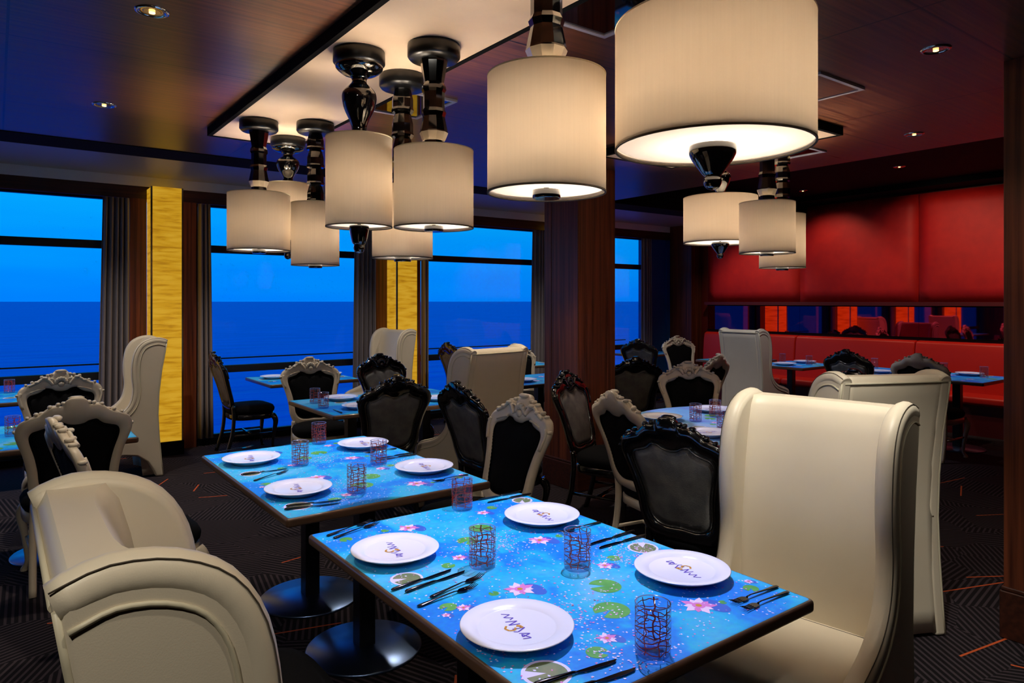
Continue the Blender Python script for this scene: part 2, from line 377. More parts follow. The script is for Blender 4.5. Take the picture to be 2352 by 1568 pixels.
for i, px_ in enumerate(PX[1:5]):
    for a, b in ((px_ - .37, px_ - .215), (px_ + .13, px_ + .265)):
        t += 1; struct(MB().box(a, b, Y1 - .08, Y1 + .2, 0, 2.62).build('trim_%d' % t, wood))
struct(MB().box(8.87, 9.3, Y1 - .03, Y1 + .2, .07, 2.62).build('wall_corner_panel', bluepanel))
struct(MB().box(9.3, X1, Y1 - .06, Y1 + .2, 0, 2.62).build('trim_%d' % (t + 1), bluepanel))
struct(MB().box(9.38, X1, 7.58, 8.04, 0, 2.85).build('trim_%d' % (t + 2), wood))

sites = {1: 'left of the first full window', 2: 'between the second and third windows, partly behind a cream wing chair', 3: 'behind the dark wooden pillar', 0: 'at the far left outside the frame'}
for i, px_ in enumerate(PX[1:5]):
    root = empty('onyx_column', (px_ - .07, 7.925, 0))
    MB().box(-.14, .14, -.175, .12, .14, 2.72).build('luminous_panel', onyx, root, bevel=.004)
    MB().box(-.155, .155, -.195, .12, 0, .14).build('plinth', blacktrim, root)
    MB().box(-.15, -.135, -.178, -.16, .14, 2.72).box(.135, .15, -.178, -.16, .14, 2.72).build('edge_strip', brass, root)
    tag(root, ['glowing yellow onyx column at the outer left end of the window wall', 'glowing yellow onyx column standing behind the leftmost wing chair',
               'glowing yellow onyx column rising behind the wing chair at the middle windows', 'yellow onyx column hidden behind the dark wooden pillar'][i], 'column', 'onyx columns on the window wall')

def curtain(xa, xb, n, label, flare=0):
    m = MB(); cols = n * 10; zs = [.09, .5, 1.2, 2.0, 2.5, 2.61]; rings = []
    for z in zs:
        f = 1 - (z / 2.61); row = []
        for j in range(cols + 1):
            u = j / cols; x = xa + (xb - xa) * u + flare * f * (1 - u if flare < 0 else u)
            y = 8.0 + (.028 + .012 * f) * math.sin(u * n * 2 * math.pi + .6 * math.sin(u * 9)) + .008 * math.sin(u * 31 + z)
            row.append((x, y, z))
        rings.append(row)
    m.loft(rings, False, False)
    o = m.build('curtain', curtainm); so = o.modifiers.new('thickness', 'SOLIDIFY'); so.thickness = .006
    tag(o, label, 'curtain', 'grey curtains on the window wall')
CL = [('grey pleated curtain beside the dark edge at far left', 'grey pleated curtain left of the nearest wood post'),
      ]
curtain(.86, 1.09, 5, 'grey pleated curtain hanging left of the front yellow column', -.05)
curtain(1.745, 1.87, 3, 'narrow grey curtain hanging right of the front yellow column', .03)
curtain(3.55, 3.82, 5, 'grey pleated curtain on the right side of the second window', -.03)
curtain(4.475, 4.57, 2, 'thin grey curtain strip right of the middle yellow column')
curtain(6.33, 6.55, 4, 'grey pleated curtain just left of the dark wooden pillar', -.04)
curtain(8.64, 8.85, 4, 'grey pleated curtain by the navy corner panel')

sea = MB().add([(-40000, 8.6, -14), (40000, 8.6, -14), (40000, 45000, -14), (-40000, 45000, -14)], [(0, 1, 2, 3)]).build('sea', sea_m)
sea['kind'] = 'stuff'; tag(sea, 'open blue sea outside the windows reaching to a flat horizon', 'sea')

def pillar(x0, x1, y0, y1, top, label):
    r = empty('wooden_pillar', ((x0 + x1) / 2, (y0 + y1) / 2, 0)); a, b = (x1 - x0) / 2, (y1 - y0) / 2
    m = MB().box(-a, a, -b, b, .09, top)
    m.box(-a - .004, -a, -b, -b + .09, .09, top).box(-a, -a + .09, -b - .004, -b, .09, top).box(a - .09, a, -b - .004, -b, .09, top).box(-a - .004, -a, b - .09, b, .09, top)
    m.build('shaft', wood, r, bevel=.003)
    MB().box(-a - .015, a + .015, -b - .015, b + .015, 0, .22).box(-a - .01, a + .01, -b - .01, b + .01, .22, .24).build('plinth', woodd, r, bevel=.006)
    tag(r, label, 'pillar', 'dark wooden pillars')
pillar(3.83, 4.25, 4.25, 4.68, CZ, 'dark brown wooden pillar standing in the middle of the room')
pillar(3.77, 4.2, .78, 1.235, CZ - .001, 'dark wooden pillar at the right edge of the picture')

# red wall: padded panels, mirror, ledge
YJ = [7.41, 5.75, 4.09, 2.43, .77, -.89]
desc = ['farthest, next to the window bay', 'second from the window bay, above the pale drum lamps', 'third from the window bay', 'nearest visible, beside the right pillar', 'hidden behind the right pillar']
for i in range(5):
    y1, y0 = YJ[i] - .006, YJ[i + 1] + .006
    m = MB(); rings = []
    for j in range(9):
        u = j / 8; z = 1.555 + (2.95 - 1.555) * u; b = .04 * (1 - abs(2 * u - 1) ** 6)
        rings.append([(9.62 - b * (1 - abs(2 * q / 12 - 1) ** 14) * 1, y0 + (y1 - y0) * q / 12, z) for q in range(13)])
    m.loft(rings, False, False); 
    o = m.build('padded_wall_panel', redfab); so = o.modifiers.new('thickness', 'SOLIDIFY'); so.thickness = .02
    tag(o, 'red padded wall panel above the mirror, ' + desc[i], 'wall panel', 'red padded wall panels')
for i in range(5):
    y1, y0 = YJ[i] - .0015, YJ[i + 1] + .0015
    r = empty('wall_mirror', (9.60, (y0 + y1) / 2, 1.3)); h = (y1 - y0) / 2
    MB().box(-.005, .03, -h, h, -.2, .19).build('mirror_glass', mirr, r)
    MB().box(-.02, .03, -h, h, .19, .205).box(-.02, .03, -h, h, -.215, -.2).build('frame', blacktrim, r)
    tag(r, 'red tinted mirror strip above the banquette, ' + desc[i].replace(', above the pale drum lamps', ''), 'mirror', 'mirror strips above the banquette')
struct(MB().box(9.5, X1, Y0, 7.41, 1.505, 1.555).build('trim_30', redtrim))
for i in range(5):
    y1, y0 = YJ[i] - .004, YJ[i + 1] + .004
    r = empty('banquette', (9.3, (y0 + y1) / 2, 0)); h = (y1 - y0) / 2
    MB().box(-.22, .3, -h, h, .36, .46).build('seat', redlea, r, bevel=.035, seg=4)
    m = MB(); prof = [(.14, .44), (.15, .7), (.17, .95), (.19, 1.04), (.24, 1.06), (.30, 1.06), (.34, 1.0), (.34, .44)]
    m.prism(prof, 'y', -h, h, smooth=True); m.build('backrest', redlea, r, bevel=.02, seg=3)
    MB().box(-.16, .34, -h, h, 0, .36).build('base', redtrim, r)
    tag(r, 'red leather banquette section along the mirror wall, ' + desc[i].replace(', above the pale drum lamps', ''), 'banquette', 'red banquette sections')

# ------------------------------------------------------------------ ceiling fittings
def lamp_panel(x0, x1, y0, y1, z, label):
    r = empty('ceiling_lamp_panel', ((x0 + x1) / 2, (y0 + y1) / 2, z)); a, b = (x1 - x0) / 2, (y1 - y0) / 2
    MB().box(-a, a, -b, b, 0, .04).build('panel', beige, r)
    MB().box(-a - .025, -a, -b - .025, b + .025, -.003, CZ - z).box(a, a + .025, -b - .025, b + .025, -.003, CZ - z).box(-a, a, b, b + .025, -.003, CZ - z).box(-a, a, -b - .025, -b, -.003, CZ - z).build('frame', blacktrim, r)
    tag(r, label, 'ceiling panel', 'beige ceiling panels carrying the drum lamps')
lamp_panel(1.12, 1.66, -.6, 4.74, 2.63, 'long beige ceiling panel carrying the row of drum lamps over the tables')
lamp_panel(3.60, 4.34, 2.34, 3.7, 2.63, 'short beige ceiling panel above the round table, mostly behind the largest lampshade')

def mirror_panel(x0, x1, y0, y1, label, glossy=True):
    r = empty('ceiling_mirror_panel' if glossy else 'ceiling_access_panel', ((x0 + x1) / 2, (y0 + y1) / 2, CZ)); a, b = (x1 - x0) / 2, (y1 - y0) / 2
    MB().box(-a, a, -b, b, -.006, 0).build('glass' if glossy else 'board', mat_dm if glossy else ceil, r)
    MB().box(-a - .02, -a, -b - .02, b + .02, -.012, 0).box(a, a + .02, -b - .02, b + .02, -.012, 0).box(-a, a, b, b + .02, -.012, 0).box(-a, a, -b - .02, -b, -.012, 0).build('frame', frameW, r)
    tag(r, label, 'ceiling panel', 'square framed ceiling panels')
mat_dm = mat('smoked_mirror', (120, 120, 130), .03, metal=1)
mirror_panel(1.71, 2.04, 1.72, 2.10, 'square smoked mirror in the ceiling beside the biggest lampshade')
mirror_panel(1.71, 2.04, 3.3, 3.72, 'small smoked ceiling mirror glimpsed behind the middle lamp stems')
mirror_panel(3.24, 3.63, 1.84, 2.22, 'square wooden ceiling hatch with a white metal frame right of the biggest lampshade', False)
mirror_panel(4.56, 4.93, 2.77, 3.15, 'smoked ceiling mirror behind the lower right of the biggest lampshade')

def downlight(x, y, z, label, energy=0, target=None, col=(1, .82, .6), size=60, group='recessed ceiling downlights'):
    r = empty('downlight', (x, y, z))
    MB().lathe([(.045, -.002), (.052, -.006), (.06, -.004), (.062, 0)], 24, caps=False).build('trim_ring', chrome, r)
    MB().lathe([(.045, -.002), (.036, .0), (.03, -.001)], 24, caps=False).lathe([(.0301, -.0012), (.001, -.001)], 24, caps=False).build('reflector', brass, r)
    MB().lathe([(.012, -.004), (.011, -.008), (.002, -.010)], 12).build('bulb', mat_bulb, r)
    if energy:
        t = target or (x, y, 0)
        spot('spot', (0, 0, -.03), (t[0] - x, t[1] - y, t[2] - z), energy, col, size, .8, .03, r)
    tag(r, label, 'downlight', group)
mat_bulb = mat('downlight_bulb', (255, 240, 200), .4, emit=(255, 214, 150), es=2.5)
WARM = (1, .86, .68)
downlight(.485, 2.98, CZ, 'recessed downlight in the upper left of the wooden ceiling', 60, (.5, 2.9, 0), WARM, 90)
downlight(.497, 4.56, CZ, 'recessed downlight in the ceiling nearer the left window', 60, None, WARM, 90)
downlight(3.35, 1.357, CZ, 'recessed downlight at the upper right near the dark pillar', 16, (3.5, 1.5, 0), WARM, 80)
downlight(4.93, 2.13, CZ, 'recessed downlight in the ceiling right of the framed hatch', 40, None, WARM, 90)
downlight(8.02, 3.62, 3.05, 'small recessed downlight in the dark bay before the red wall', 60, (9.6, 3.6, 1.6), (1, .72, .5), 95)
downlight(8.72, 5.18, 3.05, 'tiny recessed downlight in the dark bay just above the pale lamps', 26, (9.6, 5.2, 1.6), (1, .72, .5), 95)
downlight(8.3, 1.9, 3.05, 'recessed downlight in the dark bay hidden by the right pillar', 60, (9.6, 2.1, 1.6), (1, .72, .5), 95)
downlight(8.5, 6.5, 2.85, 'recessed downlight at the end of the window bay', 40, (9.4, 6.5, 1.4), (1, .8, .6), 90)
downlight(1.1, .25, CZ, 'recessed downlight above and behind the viewpoint', 26, (2.35, 1.35, 1.1), (1, .95, .82), 46)
downlight(1.9, 1.0, CZ, 'recessed downlight right above the bright wing chair, outside the frame', 130, (2.42, 1.32, 1.45), (1, .97, .88), 52)
downlight(2.2, -.4, CZ, 'added fill downlight behind the viewpoint at right', 16, (3.6, 2.4, .6), (1, .93, .8), 60)  # extra fill light added out of view
downlight(-.6, .2, CZ, 'added fill downlight behind the viewpoint at left', 60, (.6, 2.6, .6), (1, .93, .8), 80)  # added out of view to lift the ambient light
downlight(.75, .5, CZ, 'recessed downlight over the nearest left wing chair', 24, (.15, 1.3, .9), (1, .9, .74), 60)
for i, (x, w) in enumerate([(-.9, 'at the left end of the window bay'), (.75, 'before the first full window'), (2.7, 'before the second window'), (4.9, 'before the third window'), (6.6, 'behind the wooden pillar')]):  # fill lights added out of sight behind the ceiling edge
    downlight(x, 6.35, 2.85, 'added bay fill light hidden above the black ceiling border, ' + w, 75, (x + .1, 6.9, .3), (1, .9, .78), 105)
downlight(3.0, 3.9, CZ, 'added fill downlight over the aisle by the dark pillar, hidden by a lampshade', 85, (2.9, 3.9, 0), WARM, 95)  # added ambient fill, kept out of sight
downlight(6.2, 4.2, 3.05, 'added fill downlight over the aisle before the banquette', 90, (7.0, 4.8, 0), (.92, .93, 1), 90)  # added ambient fill over the aisle, unseen

# ------------------------------------------------------------------ drum lamps
def stem_vase(z0, z1):      # z0 top (canopy underside) -> z1 bottom
    h = z0 - z1; P = [(.10, 0), (.098, .05), (.07, .12), (.036, .17), (.033, .24), (.05, .30), (.07, .38), (.073, .48), (.062, .62), (.042, .76), (.032, .86), (.032, .94), (.038, 1)]
    P = catmull(P, 4); return MB().lathe([(r, z0 - q * h) for r, q in P], 32, caps=True)
def stem_facet(z0, z1):
    h = z0 - z1; P = [(.058, 0), (.056, .04), (.042, .26), (.05, .30), (.052, .34), (.045, .37), (.045, .55), (.052, .59), (.046, .64), (.058, .80), (.060, .815)]
    return MB().lathe([(r, z0 - q * h) for r, q in P], 10, smooth=False)
def stem_stack(z0, z1):
    h = z0 - z1; m = MB(); n = 4
    for i in range(n):
        a = z0 - h * i / n; b = z0 - h * (i + 1) / n
        m.lathe([(.036, a), (.04, a - .01), (.05, a - (a - b) * .45), (.05, a - (a - b) * .8), (.054, b + .012), (.05, b + .002)], 10, smooth=False)
    return m
def drum_lamp(x, y, r, zb, zt, kind, label, power, zc=2.63):
    root = empty('drum_pendant_lamp', (x, y, zc))
    zb -= zc; zt -= zc; cr_ = .108
    MB().lathe([(cr_, 0), (cr_ + .002, -.012), (cr_ + .002, -.05), (cr_ - .008, -.062), (.05, -.064)], 32).build('canopy', canopym, root)
    top = -.06; bot = zt + .004
    if kind == 'vase': stem_vase(top, bot).build('stem', ceramic, root)
    elif kind == 'facet':
        st = stem_facet(top, bot).build('stem', ceramic, root); hh = top - bot
        MB().lathe([(.060, top - .815 * hh), (.047, top - .90 * hh), (.043, top - .905 * hh)], 10, smooth=False).build('stem_ring', ceramic_w, st)
        MB().lathe([(.042, top - .9 * hh), (.05, bot)], 10, smooth=False).build('lower_neck', ceramic, st)
    else: stem_stack(top, bot).build('stem', ceramic, root)
    m = MB().lathe([(r, zb), (r, zt), (r - .003, zt), (r - .003, zb), (r, zb)], 72, caps=False)
    sh = m.build('shade', shade_m, root)
    MB().lathe([(r + .0012, zb - .001), (r + .0012, zb + .004), (r - .004, zb + .004), (r - .004, zb - .001), (r + .0012, zb - .001)], 72, caps=False).build('hem', seam, sh)
    MB().lathe([(r + .0008, zt - .003), (r + .0008, zt + .001), (r - .004, zt + .001), (r - .004, zt - .003), (r + .0008, zt - .003)], 72, caps=False).build('top_hem', welt, sh)
    MB().lathe([(r - .006, zb + .012), (.02, zb + .013)], 64, caps=False).build('diffuser', diff_m, root)
    MB().tube([(0, 0, zt + .02), (0, 0, zb)], .008, 8).tube([(-r + .004, 0, zt - .01), (r - .004, 0, zt - .01)], .003, 6).build('spider_rod', chrome, root)
    if kind == 'vase':
        P = catmull([(.062 if r > .2 else .042, zb + .006), (.06 if r > .2 else .04, zb - .02), (.03, zb - .065), (.022, zb - .075), (.024, zb - .09), (.018, zb - .105), (.004, zb - .112)], 4)
        MB().lathe(P, 24).build('finial', ceramic, root)
        MB().lathe([(.06, zt - .002), (.062, zt + .014), (.05, zt + .016)], 32).build('chrome_cap', chrome, root)
    else:
        MB().lathe([(.04, zb + .008), (.04, zb - .012), (.037, zb - .016)], 24).build('finial', ceramic, root)
    l = bpy.data.lights.new('bulb_light', 'POINT'); l.energy = power; l.color = (1, .86, .70); l.energy = power * 1.75; l.shadow_soft_size = .05
    lo = bpy.data.objects.new('bulb_light', l); COL.objects.link(lo); lo.parent = root; lo.location = (.028, 0, zb + (zt - zb) * .52)
    tag(root, label, 'lamp', 'cream drum ceiling lamps'); return root
drum_lamp(1.54, 1.174, .258, 1.972, 2.30, 'vase', 'biggest cream drum lamp at the top, black cup finial below', 14.5)
drum_lamp(1.25, 1.52, .167, 1.868, 2.197, 'facet', 'cream drum lamp on a faceted black stem, just left of the biggest one', 9)
drum_lamp(1.25, 2.78, .14, 1.88, 2.26, 'vase', 'tall narrow cream lamp on a vase shaped black stem, front of the middle cluster', 8.5)
drum_lamp(1.469, 2.525, .165, 1.868, 2.19, 'facet', 'cream drum lamp in the middle cluster, right of the vase stemmed one', 9.5)
drum_lamp(1.55, 2.957, .142, 1.766, 2.10, 'stack', 'lower cream lamp peeking out beneath the middle cluster, before the yellow column', 7)
drum_lamp(1.253, 4.20, .177, 1.862, 2.197, 'facet', 'leftmost cream drum lamp of the far cluster', 11.5)
drum_lamp(1.54, 4.536, .14, 1.95, 2.33, 'vase', 'rearmost cream lamp of the far left cluster, half hidden between two others', 9)
drum_lamp(1.54, 4.05, .14, 1.778, 2.148, 'stack', 'narrow lower cream lamp at the right of the far left cluster', 9)
drum_lamp(4.18, 3.12, .258, 1.98, 2.307, 'vase', 'wide cream drum lamp, left one of the trio before the red wall', 16)
drum_lamp(3.76, 2.467, .162, 1.853, 2.16, 'facet', 'cream drum lamp in the centre of the trio before the red wall', 11)
drum_lamp(4.18, 2.63, .145, 1.783, 2.135, 'stack', 'lowest cream lamp at the right of the trio before the red wall', 9.5)

# ------------------------------------------------------------------ rococo chair
def ycurve(z): 
    q = max(0, (z - .47) / .58); return -.215 - .165 * q ** 1.25
OUTER = [(0, .46), (.10, .465), (.17, .48), (.205, .55), (.215, .65), (.235, .75), (.262, .83), (.27, .88), (.25, .93), (.205, .955), (.165, .967), (.135, .99), (.105, 1.008), (.06, 1.012), (.048, 1.036), (.025, 1.05), (0, 1.052)]
INNER = [(0, .52), (.07, .515), (.125, .53), (.158, .575), (.168, .66), (.183, .74), (.203, .81), (.208, .85), (.195, .875), (.165, .885), (.135, .895), (.115, .908), (.095, .924), (.06, .918), (.04, .906), (.02, .90), (0, .898)]
def full(h, n=4):
    a = catmull(h, n); return a + [(-x, z) for x, z in a[-2:0:-1]]
def make_rococo(kind):
    fm = whitepaint if kind == 'white' else blackpaint; bm_ = blackcloth if kind == 'white' else greycloth
    root = empty('rococo_dining_chair')
    o, i_ = full(OUTER), full(INNER); n = len(o)
    sec = [(0, .0), (.02, .016), (.25, .024), (.45, .017), (.7, .024), (.97, .015), (1, 0), (.97, -.015), (.5, -.018), (.03, -.015)]
    rings = []
    for k in range(n):
        ox, oz = o[k]; ix, iz = i_[k]
        rings.append([(ox + (ix - ox) * t, ycurve(oz + (iz - oz) * t) + d, oz + (iz - oz) * t) for t, d in sec])
    rings.append(rings[0])
    m = MB().loft(rings, True, False)
    bf = m.build('back_frame', fm, root)
    c = MB()
    yb = lambda z: ycurve(z) + .024
    for a in range(-3, 4):
        an = a * R(24); c.ball((math.sin(an) * .034, yb(.965), .955 + math.cos(an) * .036), (.013, .014, .02), 8, 5)
    c.ball((0, yb(.955), .95), (.022, .02, .022), 8, 6)
    c.ball((0, yb(1.04), 1.045), (.04, .02, .014), 10, 5)
    for s in (-1, 1):
        c.tube(catmull([(s * .05, yb(.95), .945), (s * .08, yb(.97), .985), (s * .115, yb(.98), .992), (s * .15, yb(.96), .968), (s * .20, yb(.94), .945)], 3), [.012] * 6 + [.010] * 7, 7)
        c.ball((s * .10, yb(.96), 1.0), (.02, .018, .012), 8, 5); c.ball((s * .15, yb(.96), .972), (.018, .016, .012), 8, 5)
        c.tube(catmull([(s * .245, yb(.9), .90), (s * .255, yb(.86), .86), (s * .235, yb(.79), .79)], 3), .009, 6)
    for s in (-1, 1):
        for q, (cx, cz, rr_) in enumerate([(.058, 1.022, .013), (.082, 1.018, .012), (.118, 1.006, .013), (.178, .972, .012), (.215, .955, .011), (.268, .885, .012)]):
            c.ball((s * cx, ycurve(cz) + .008, cz), (rr_, .020, rr_ * .9), 8, 5)
        c.tube([(s * (.06 + .018 * math.cos(t)), yb(.97), .975 + .018 * math.sin(t)) for t in [k * .7 for k in range(8)]], .0055, 6)
        c.tube(catmull([(s * .10, yb(.93), .925), (s * .15, yb(.92), .915), (s * .19, yb(.90), .90)], 3), .006, 6)
    c.build('crest_carving', fm, bf)
    p = MB()
    for sgn, off, bul in ((1, .012, .02), (-1, -.010, -.014)):
        rs = []
        for q in (1, .8, .5, .2, .02):
            rs.append([(x * q, ycurve(.71 + (z - .71) * q) + off + bul * (1 - q * q), .71 + (z - .71) * q) for x, z in i_])
        p.loft(rs, True, True)
    p.build('back_upholstery', bm_, root)
    nb = MB()
    for off in (-.013, .016):
        pth = []
        for k in range(n + 1):
            x, z = i_[k % n]; x *= .955; z = .71 + (z - .71) * .97; pth.append((x, ycurve(z) + off, z))
        q = [];
        for (p0, p1) in zip(pth[:-1], pth[1:]):
            for u in range(2): q.append(tuple(c0 + (c1 - c0) * u / 2 for c0, c1 in zip(p0, p1)))
        q.append(pth[-1])
        nb.tube(q, [.0042 if j % 2 else .0020 for j in range(len(q))], 5)
    nb.build('beaded_trim', blackcloth if kind == 'white' else nail, root)
    def sup(a, b, z, e=3.2, n=40):
        r = []
        for k in range(n):
            t = 2 * math.pi * k / n; cx, sy = math.cos(t), math.sin(t)
            r.append((a * math.copysign(abs(cx) ** (2 / e), cx) * (1 + .10 * sy), b * math.copysign(abs(sy) ** (2 / e), sy), z))
        return r
    MB().loft([sup(.222, .212, .41), sup(.235, .225, .43), sup(.238, .228, .455), sup(.225, .215, .48), sup(.18, .17, .497), sup(.09, .09, .503)]).build('seat', blackcloth, root)
    MB().loft([sup(.215, .205, .35), sup(.232, .222, .36), sup(.232, .222, .405), sup(.222, .212, .412)]).build('seat_rail', fm, root)
    for s in (-1, 1):
        MB().tube(catmull([(s * .205, .175, .39), (s * .228, .20, .33), (s * .21, .188, .2), (s * .198, .18, .07), (s * .212, .197, .015), (s * .214, .20, 0)], 4), [.028, .03, .03, .029, .027, .025, .022, .02, .018, .017, .016, .015, .014, .014, .014, .014, .018, .02, .02, .02, .019], 10).build('front_leg', fm, root)
        MB().tube(catmull([(s * .18, -.213, .50), (s * .185, -.205, .38), (s * .188, -.225, .2), (s * .19, -.285, 0)], 4), .019, 10).build('rear_leg', fm, root)
    m = MB()
    for s in (-1, 1): m.tube([(s * .20, .18, .2), (s * .188, -.225, .2)], .011, 8)
    m.tube([(-.194, -.02, .2), (.194, -.02, .2)], .011, 8).build('stretcher', fm, root)
    return root
PR = {'white': Proto(lambda: make_rococo('white')), 'black': Proto(lambda: make_rococo('black'))}
def rococo(kind, x, y, az, label):
    a = R(az); cx, cy = x + .36 * math.cos(a), y + .36 * math.sin(a)
    PR[kind].at((cx, cy, 0), a - math.pi / 2, label, 'chair', kind + ' framed rococo dining chairs')
rococo('black', 2.40, 2.07, 12, 'black rococo chair seen from behind beside the foreground table, charcoal back with nailheads')
rococo('white', 2.34, 3.03, 180, 'white framed rococo chair with black back facing the second pond table from its right')
rococo('white', .392, 6.16, 270, 'white framed rococo chair facing the viewer at the far side of the left edge table')
rococo('white', .348, 4.375, 90, 'white rococo chair seen from behind on the near side of the left edge table')
rococo('white', .213, 3.68, 8, 'white rococo chair seen edge on, just behind the near left wing chair')
rococo('black', .20, 1.97, 0, 'black rococo chair whose seat shows behind the near left wing chair, at the foreground table')
rococo('black', 1.78, 7.50, 0, 'black rococo chair in profile before the second window, facing right')
rococo('white', 2.32, 6.25, 265, 'white framed rococo chair facing us behind the middle table with the red glass')
rococo('black', 3.03, 6.26, 275, 'black carved rococo chair facing us behind the middle table')
rococo('black', 2.23, 4.33, 86, 'black rococo chair seen from behind at the near side of the middle table')
rococo('black', 2.37, 3.79, 0, 'black rococo chair right of the second pond table, in front of the beige wing chair')
rococo('black', 3.41, 3.92, -68, 'glossy black rococo chair in profile against the wooden pillar')
rococo('white', 2.85, 2.86, -12, 'white rococo chair seen from behind at the left of the round table')
rococo('white', 4.74, 3.87, 238, 'white framed rococo chair facing us at the far side of the round table')
rococo('black', 5.20, 2.68, 180, 'black carved chair crest showing above the cream wing chair back at right')
rococo('black', 7.30, 3.84, 0, 'black rococo chair at the banquette table, between two cream chair backs')
rococo('white', 7.25, 3.10, 0, 'white rococo chair at the banquette, nearest the right pillar')
rococo('white', 8.15, 6.85, 250, 'small distant white framed rococo chair facing us near the corner post')
rococo('white', 5.67, 4.25, 100, 'white chair partly hidden behind the white framed chair at the round table')
rococo('black', 7.04, 6.60, 20, 'farthest black rococo chair, in front of the last window right of the pillar')
rococo('black', 4.73, 4.46, 60, 'charcoal backed rococo chair just right of the wooden pillar')
rococo('black', 4.56, 7.50, 0, 'black rococo chair in profile before the third window, left of the beige wing chair')
rococo('white', 5.05, 6.75, 265, 'white framed chair half hidden between the beige wing chair and the pillar')

# ------------------------------------------------------------------ wing chair  (local: faces +Y, x across, origin under rear edge)
def make_wing():
    root = empty('wing_chair'); W2 = .285
    prof = [(-.045, 1.215), (.02, 1.235), (.10, 1.225), (.17, 1.185), (.215, 1.11), (.235, 1.0), (.236, .90), (.228, .80), (.235, .72), (.26, .65), (.31, .595), (.38, .555), (.46, .53), (.53, .51), (.585, .48), (.60, .42)]
    top = catmull(prof, 3)
    low = [(.60, 0), (.555, 0), (.54, .10), (.49, .165), (.40, .205), (.30, .215), (.20, .20), (.12, .14), (.07, .05), (.05, 0), (-.015, 0)]
    rear = [(.0, .12), (.02, .35), (.03, .55), (.022, .75), (.0, .95), (-.03, 1.12)]
    outline = top + low + rear
    for s in (-1, 1):
        m = MB(); m.prism(outline, 'x', s * (W2 - .058), s * W2)
        sp = m.build('wing_side', leather, root, bevel=.024, seg=4)
        def off(d, x, pts):
            q = []
            for i, (y, z) in enumerate(pts):
                y0, z0 = pts[max(i - 1, 0)]; y1, z1 = pts[min(i + 1, len(pts) - 1)]; l = math.hypot(y1 - y0, z1 - z0) or 1
                q.append((x, y + (z1 - z0) / l * d, z - (y1 - y0) / l * d))
            return q
        MB().tube(off(.0235, s * (W2 - .0275), [(-.047, 1.213)] + top[1:]), [.028, .030] + [.0305] * (len(top) - 3) + [.027], 14).build('padded_roll', leather, sp)
        MB().tube(off(.056, s * (W2 + .0005), top[:-3]), .0042, 6).build('piping', welt, sp)
        MB().tube(off(.0012, s * (W2 - .0052), top[:-1]), .0013, 5).build('stitching', seam, sp)
    # back slab, gently curved
    rings = []; zs = [.25, .45, .6, .8, 1.0, 1.12, 1.19, 1.222]
    RL = [(-.015, 0), (.0, .12), (.02, .35), (.03, .55), (.022, .75), (.0, .95), (-.03, 1.12), (-.045, 1.215), (-.045, 1.3)]
    def rearx(z):
        for (ya, za), (yb2, zb2) in zip(RL[:-1], RL[1:]):
            if za <= z <= zb2: return ya + (yb2 - ya) * (z - za) / (zb2 - za)
        return RL[0][0]
    m = MB(); out_ = []
    for z in [.02, .12, .3] + zs[2:]:
        yb_ = rearx(z); row = []
        thick = .115 if z < 1.1 else .115 - .35 * (z - 1.1) * .35
        if z > 1.2: yb_ += .02; thick -= .035
        for j in range(13): u = -1 + 2 * j / 12; row.append((u * (W2 - .03), yb_ + .004, z))
        for j in range(13): u = 1 - 2 * j / 12; row.append((u * (W2 - .03), yb_ + thick + .05 * abs(u) ** 5, z))
        out_.append(row)
    m.loft(out_, True, True); m.build('backrest', leather, root)
    # seat cushion
    m = MB(); 
    def sq(a0, a1, b0, b1, z, rr):
        pts = []
        for cx, cy, a in ((a1 - rr, b1 - rr, 0), (a0 + rr, b1 - rr, 90), (a0 + rr, b0 + rr, 180), (a1 - rr, b0 + rr, 270)):
            for q in range(5): t = R(a + 22.5 * q); pts.append((cx + rr * math.cos(t), cy + rr * math.sin(t), z))
        return pts
    w = W2 - .055
    m.loft([sq(-w, w, .11, .60, .40, .03), sq(-w, w, .11, .625, .42, .03), sq(-w, w, .11, .63, .46, .03), sq(-w, w, .11, .62, .485, .035), sq(-w + .03, w - .03, .14, .59, .496, .04), sq(-w + .1, w - .1, .2, .5, .502, .05)])
    sc = m.build('seat_cushion', leather, root)
    MB().tube([(-W2 + .06, .152, .494), (W2 - .06, .152, .494)], .004, 6).build('seam_line', seam, sc)
    m = MB(); arc = [(-W2 + .05, .41), (W2 - .05, .41), (W2 - .05, .12), (W2 - .10, .2), (.08, .235), (-.08, .235), (-W2 + .10, .2), (-W2 + .05, .12)]
    m.prism(arc, 'y', .565, .598).build('front_rail', leather, root, bevel=.008)
    MB().tube([(-W2 + .02, rearx(1.2) + .003, 1.19), (W2 - .02, rearx(1.2) + .003, 1.19)], .005, 6).tube([(W2 - .006, rearx(z) + .004, z) for z in (.01, .12, .35, .55, .75, .95, 1.12, 1.19)], .0055, 6).tube([(-W2 + .006, rearx(z) + .004, z) for z in (.01, .12, .35, .55, .75, .95, 1.12, 1.19)], .0055, 6).build('back_piping', welt, root)
    return root
WP = Proto(make_wing)
def wing(x, y, az, label): WP.at((x, y, 0), R(az) - math.pi / 2, label, 'chair', 'cream wing chairs')
wing(2.33, 1.30, 189, 'large bright cream wing chair at the right end of the foreground table')
wing(.095, 1.275, 0, 'cream wing chair in the lower left corner, seen from behind and above')
wing(3.32, 1.536, 64, 'cream wing chair with its flat back to us, behind the bright one at right')
wing(2.93, 4.13, 98, 'beige wing chair with its tall back to us left of the wooden pillar')
wing(1.20, 7.15, 180, 'cream wing chair in profile in front of the nearest yellow column')
wing(3.91, 7.55, 190, 'bluish lit wing chair at the window by the middle yellow column')
wing(7.22, 5.1, 0, 'pale blue grey wing chair back before the red banquette')

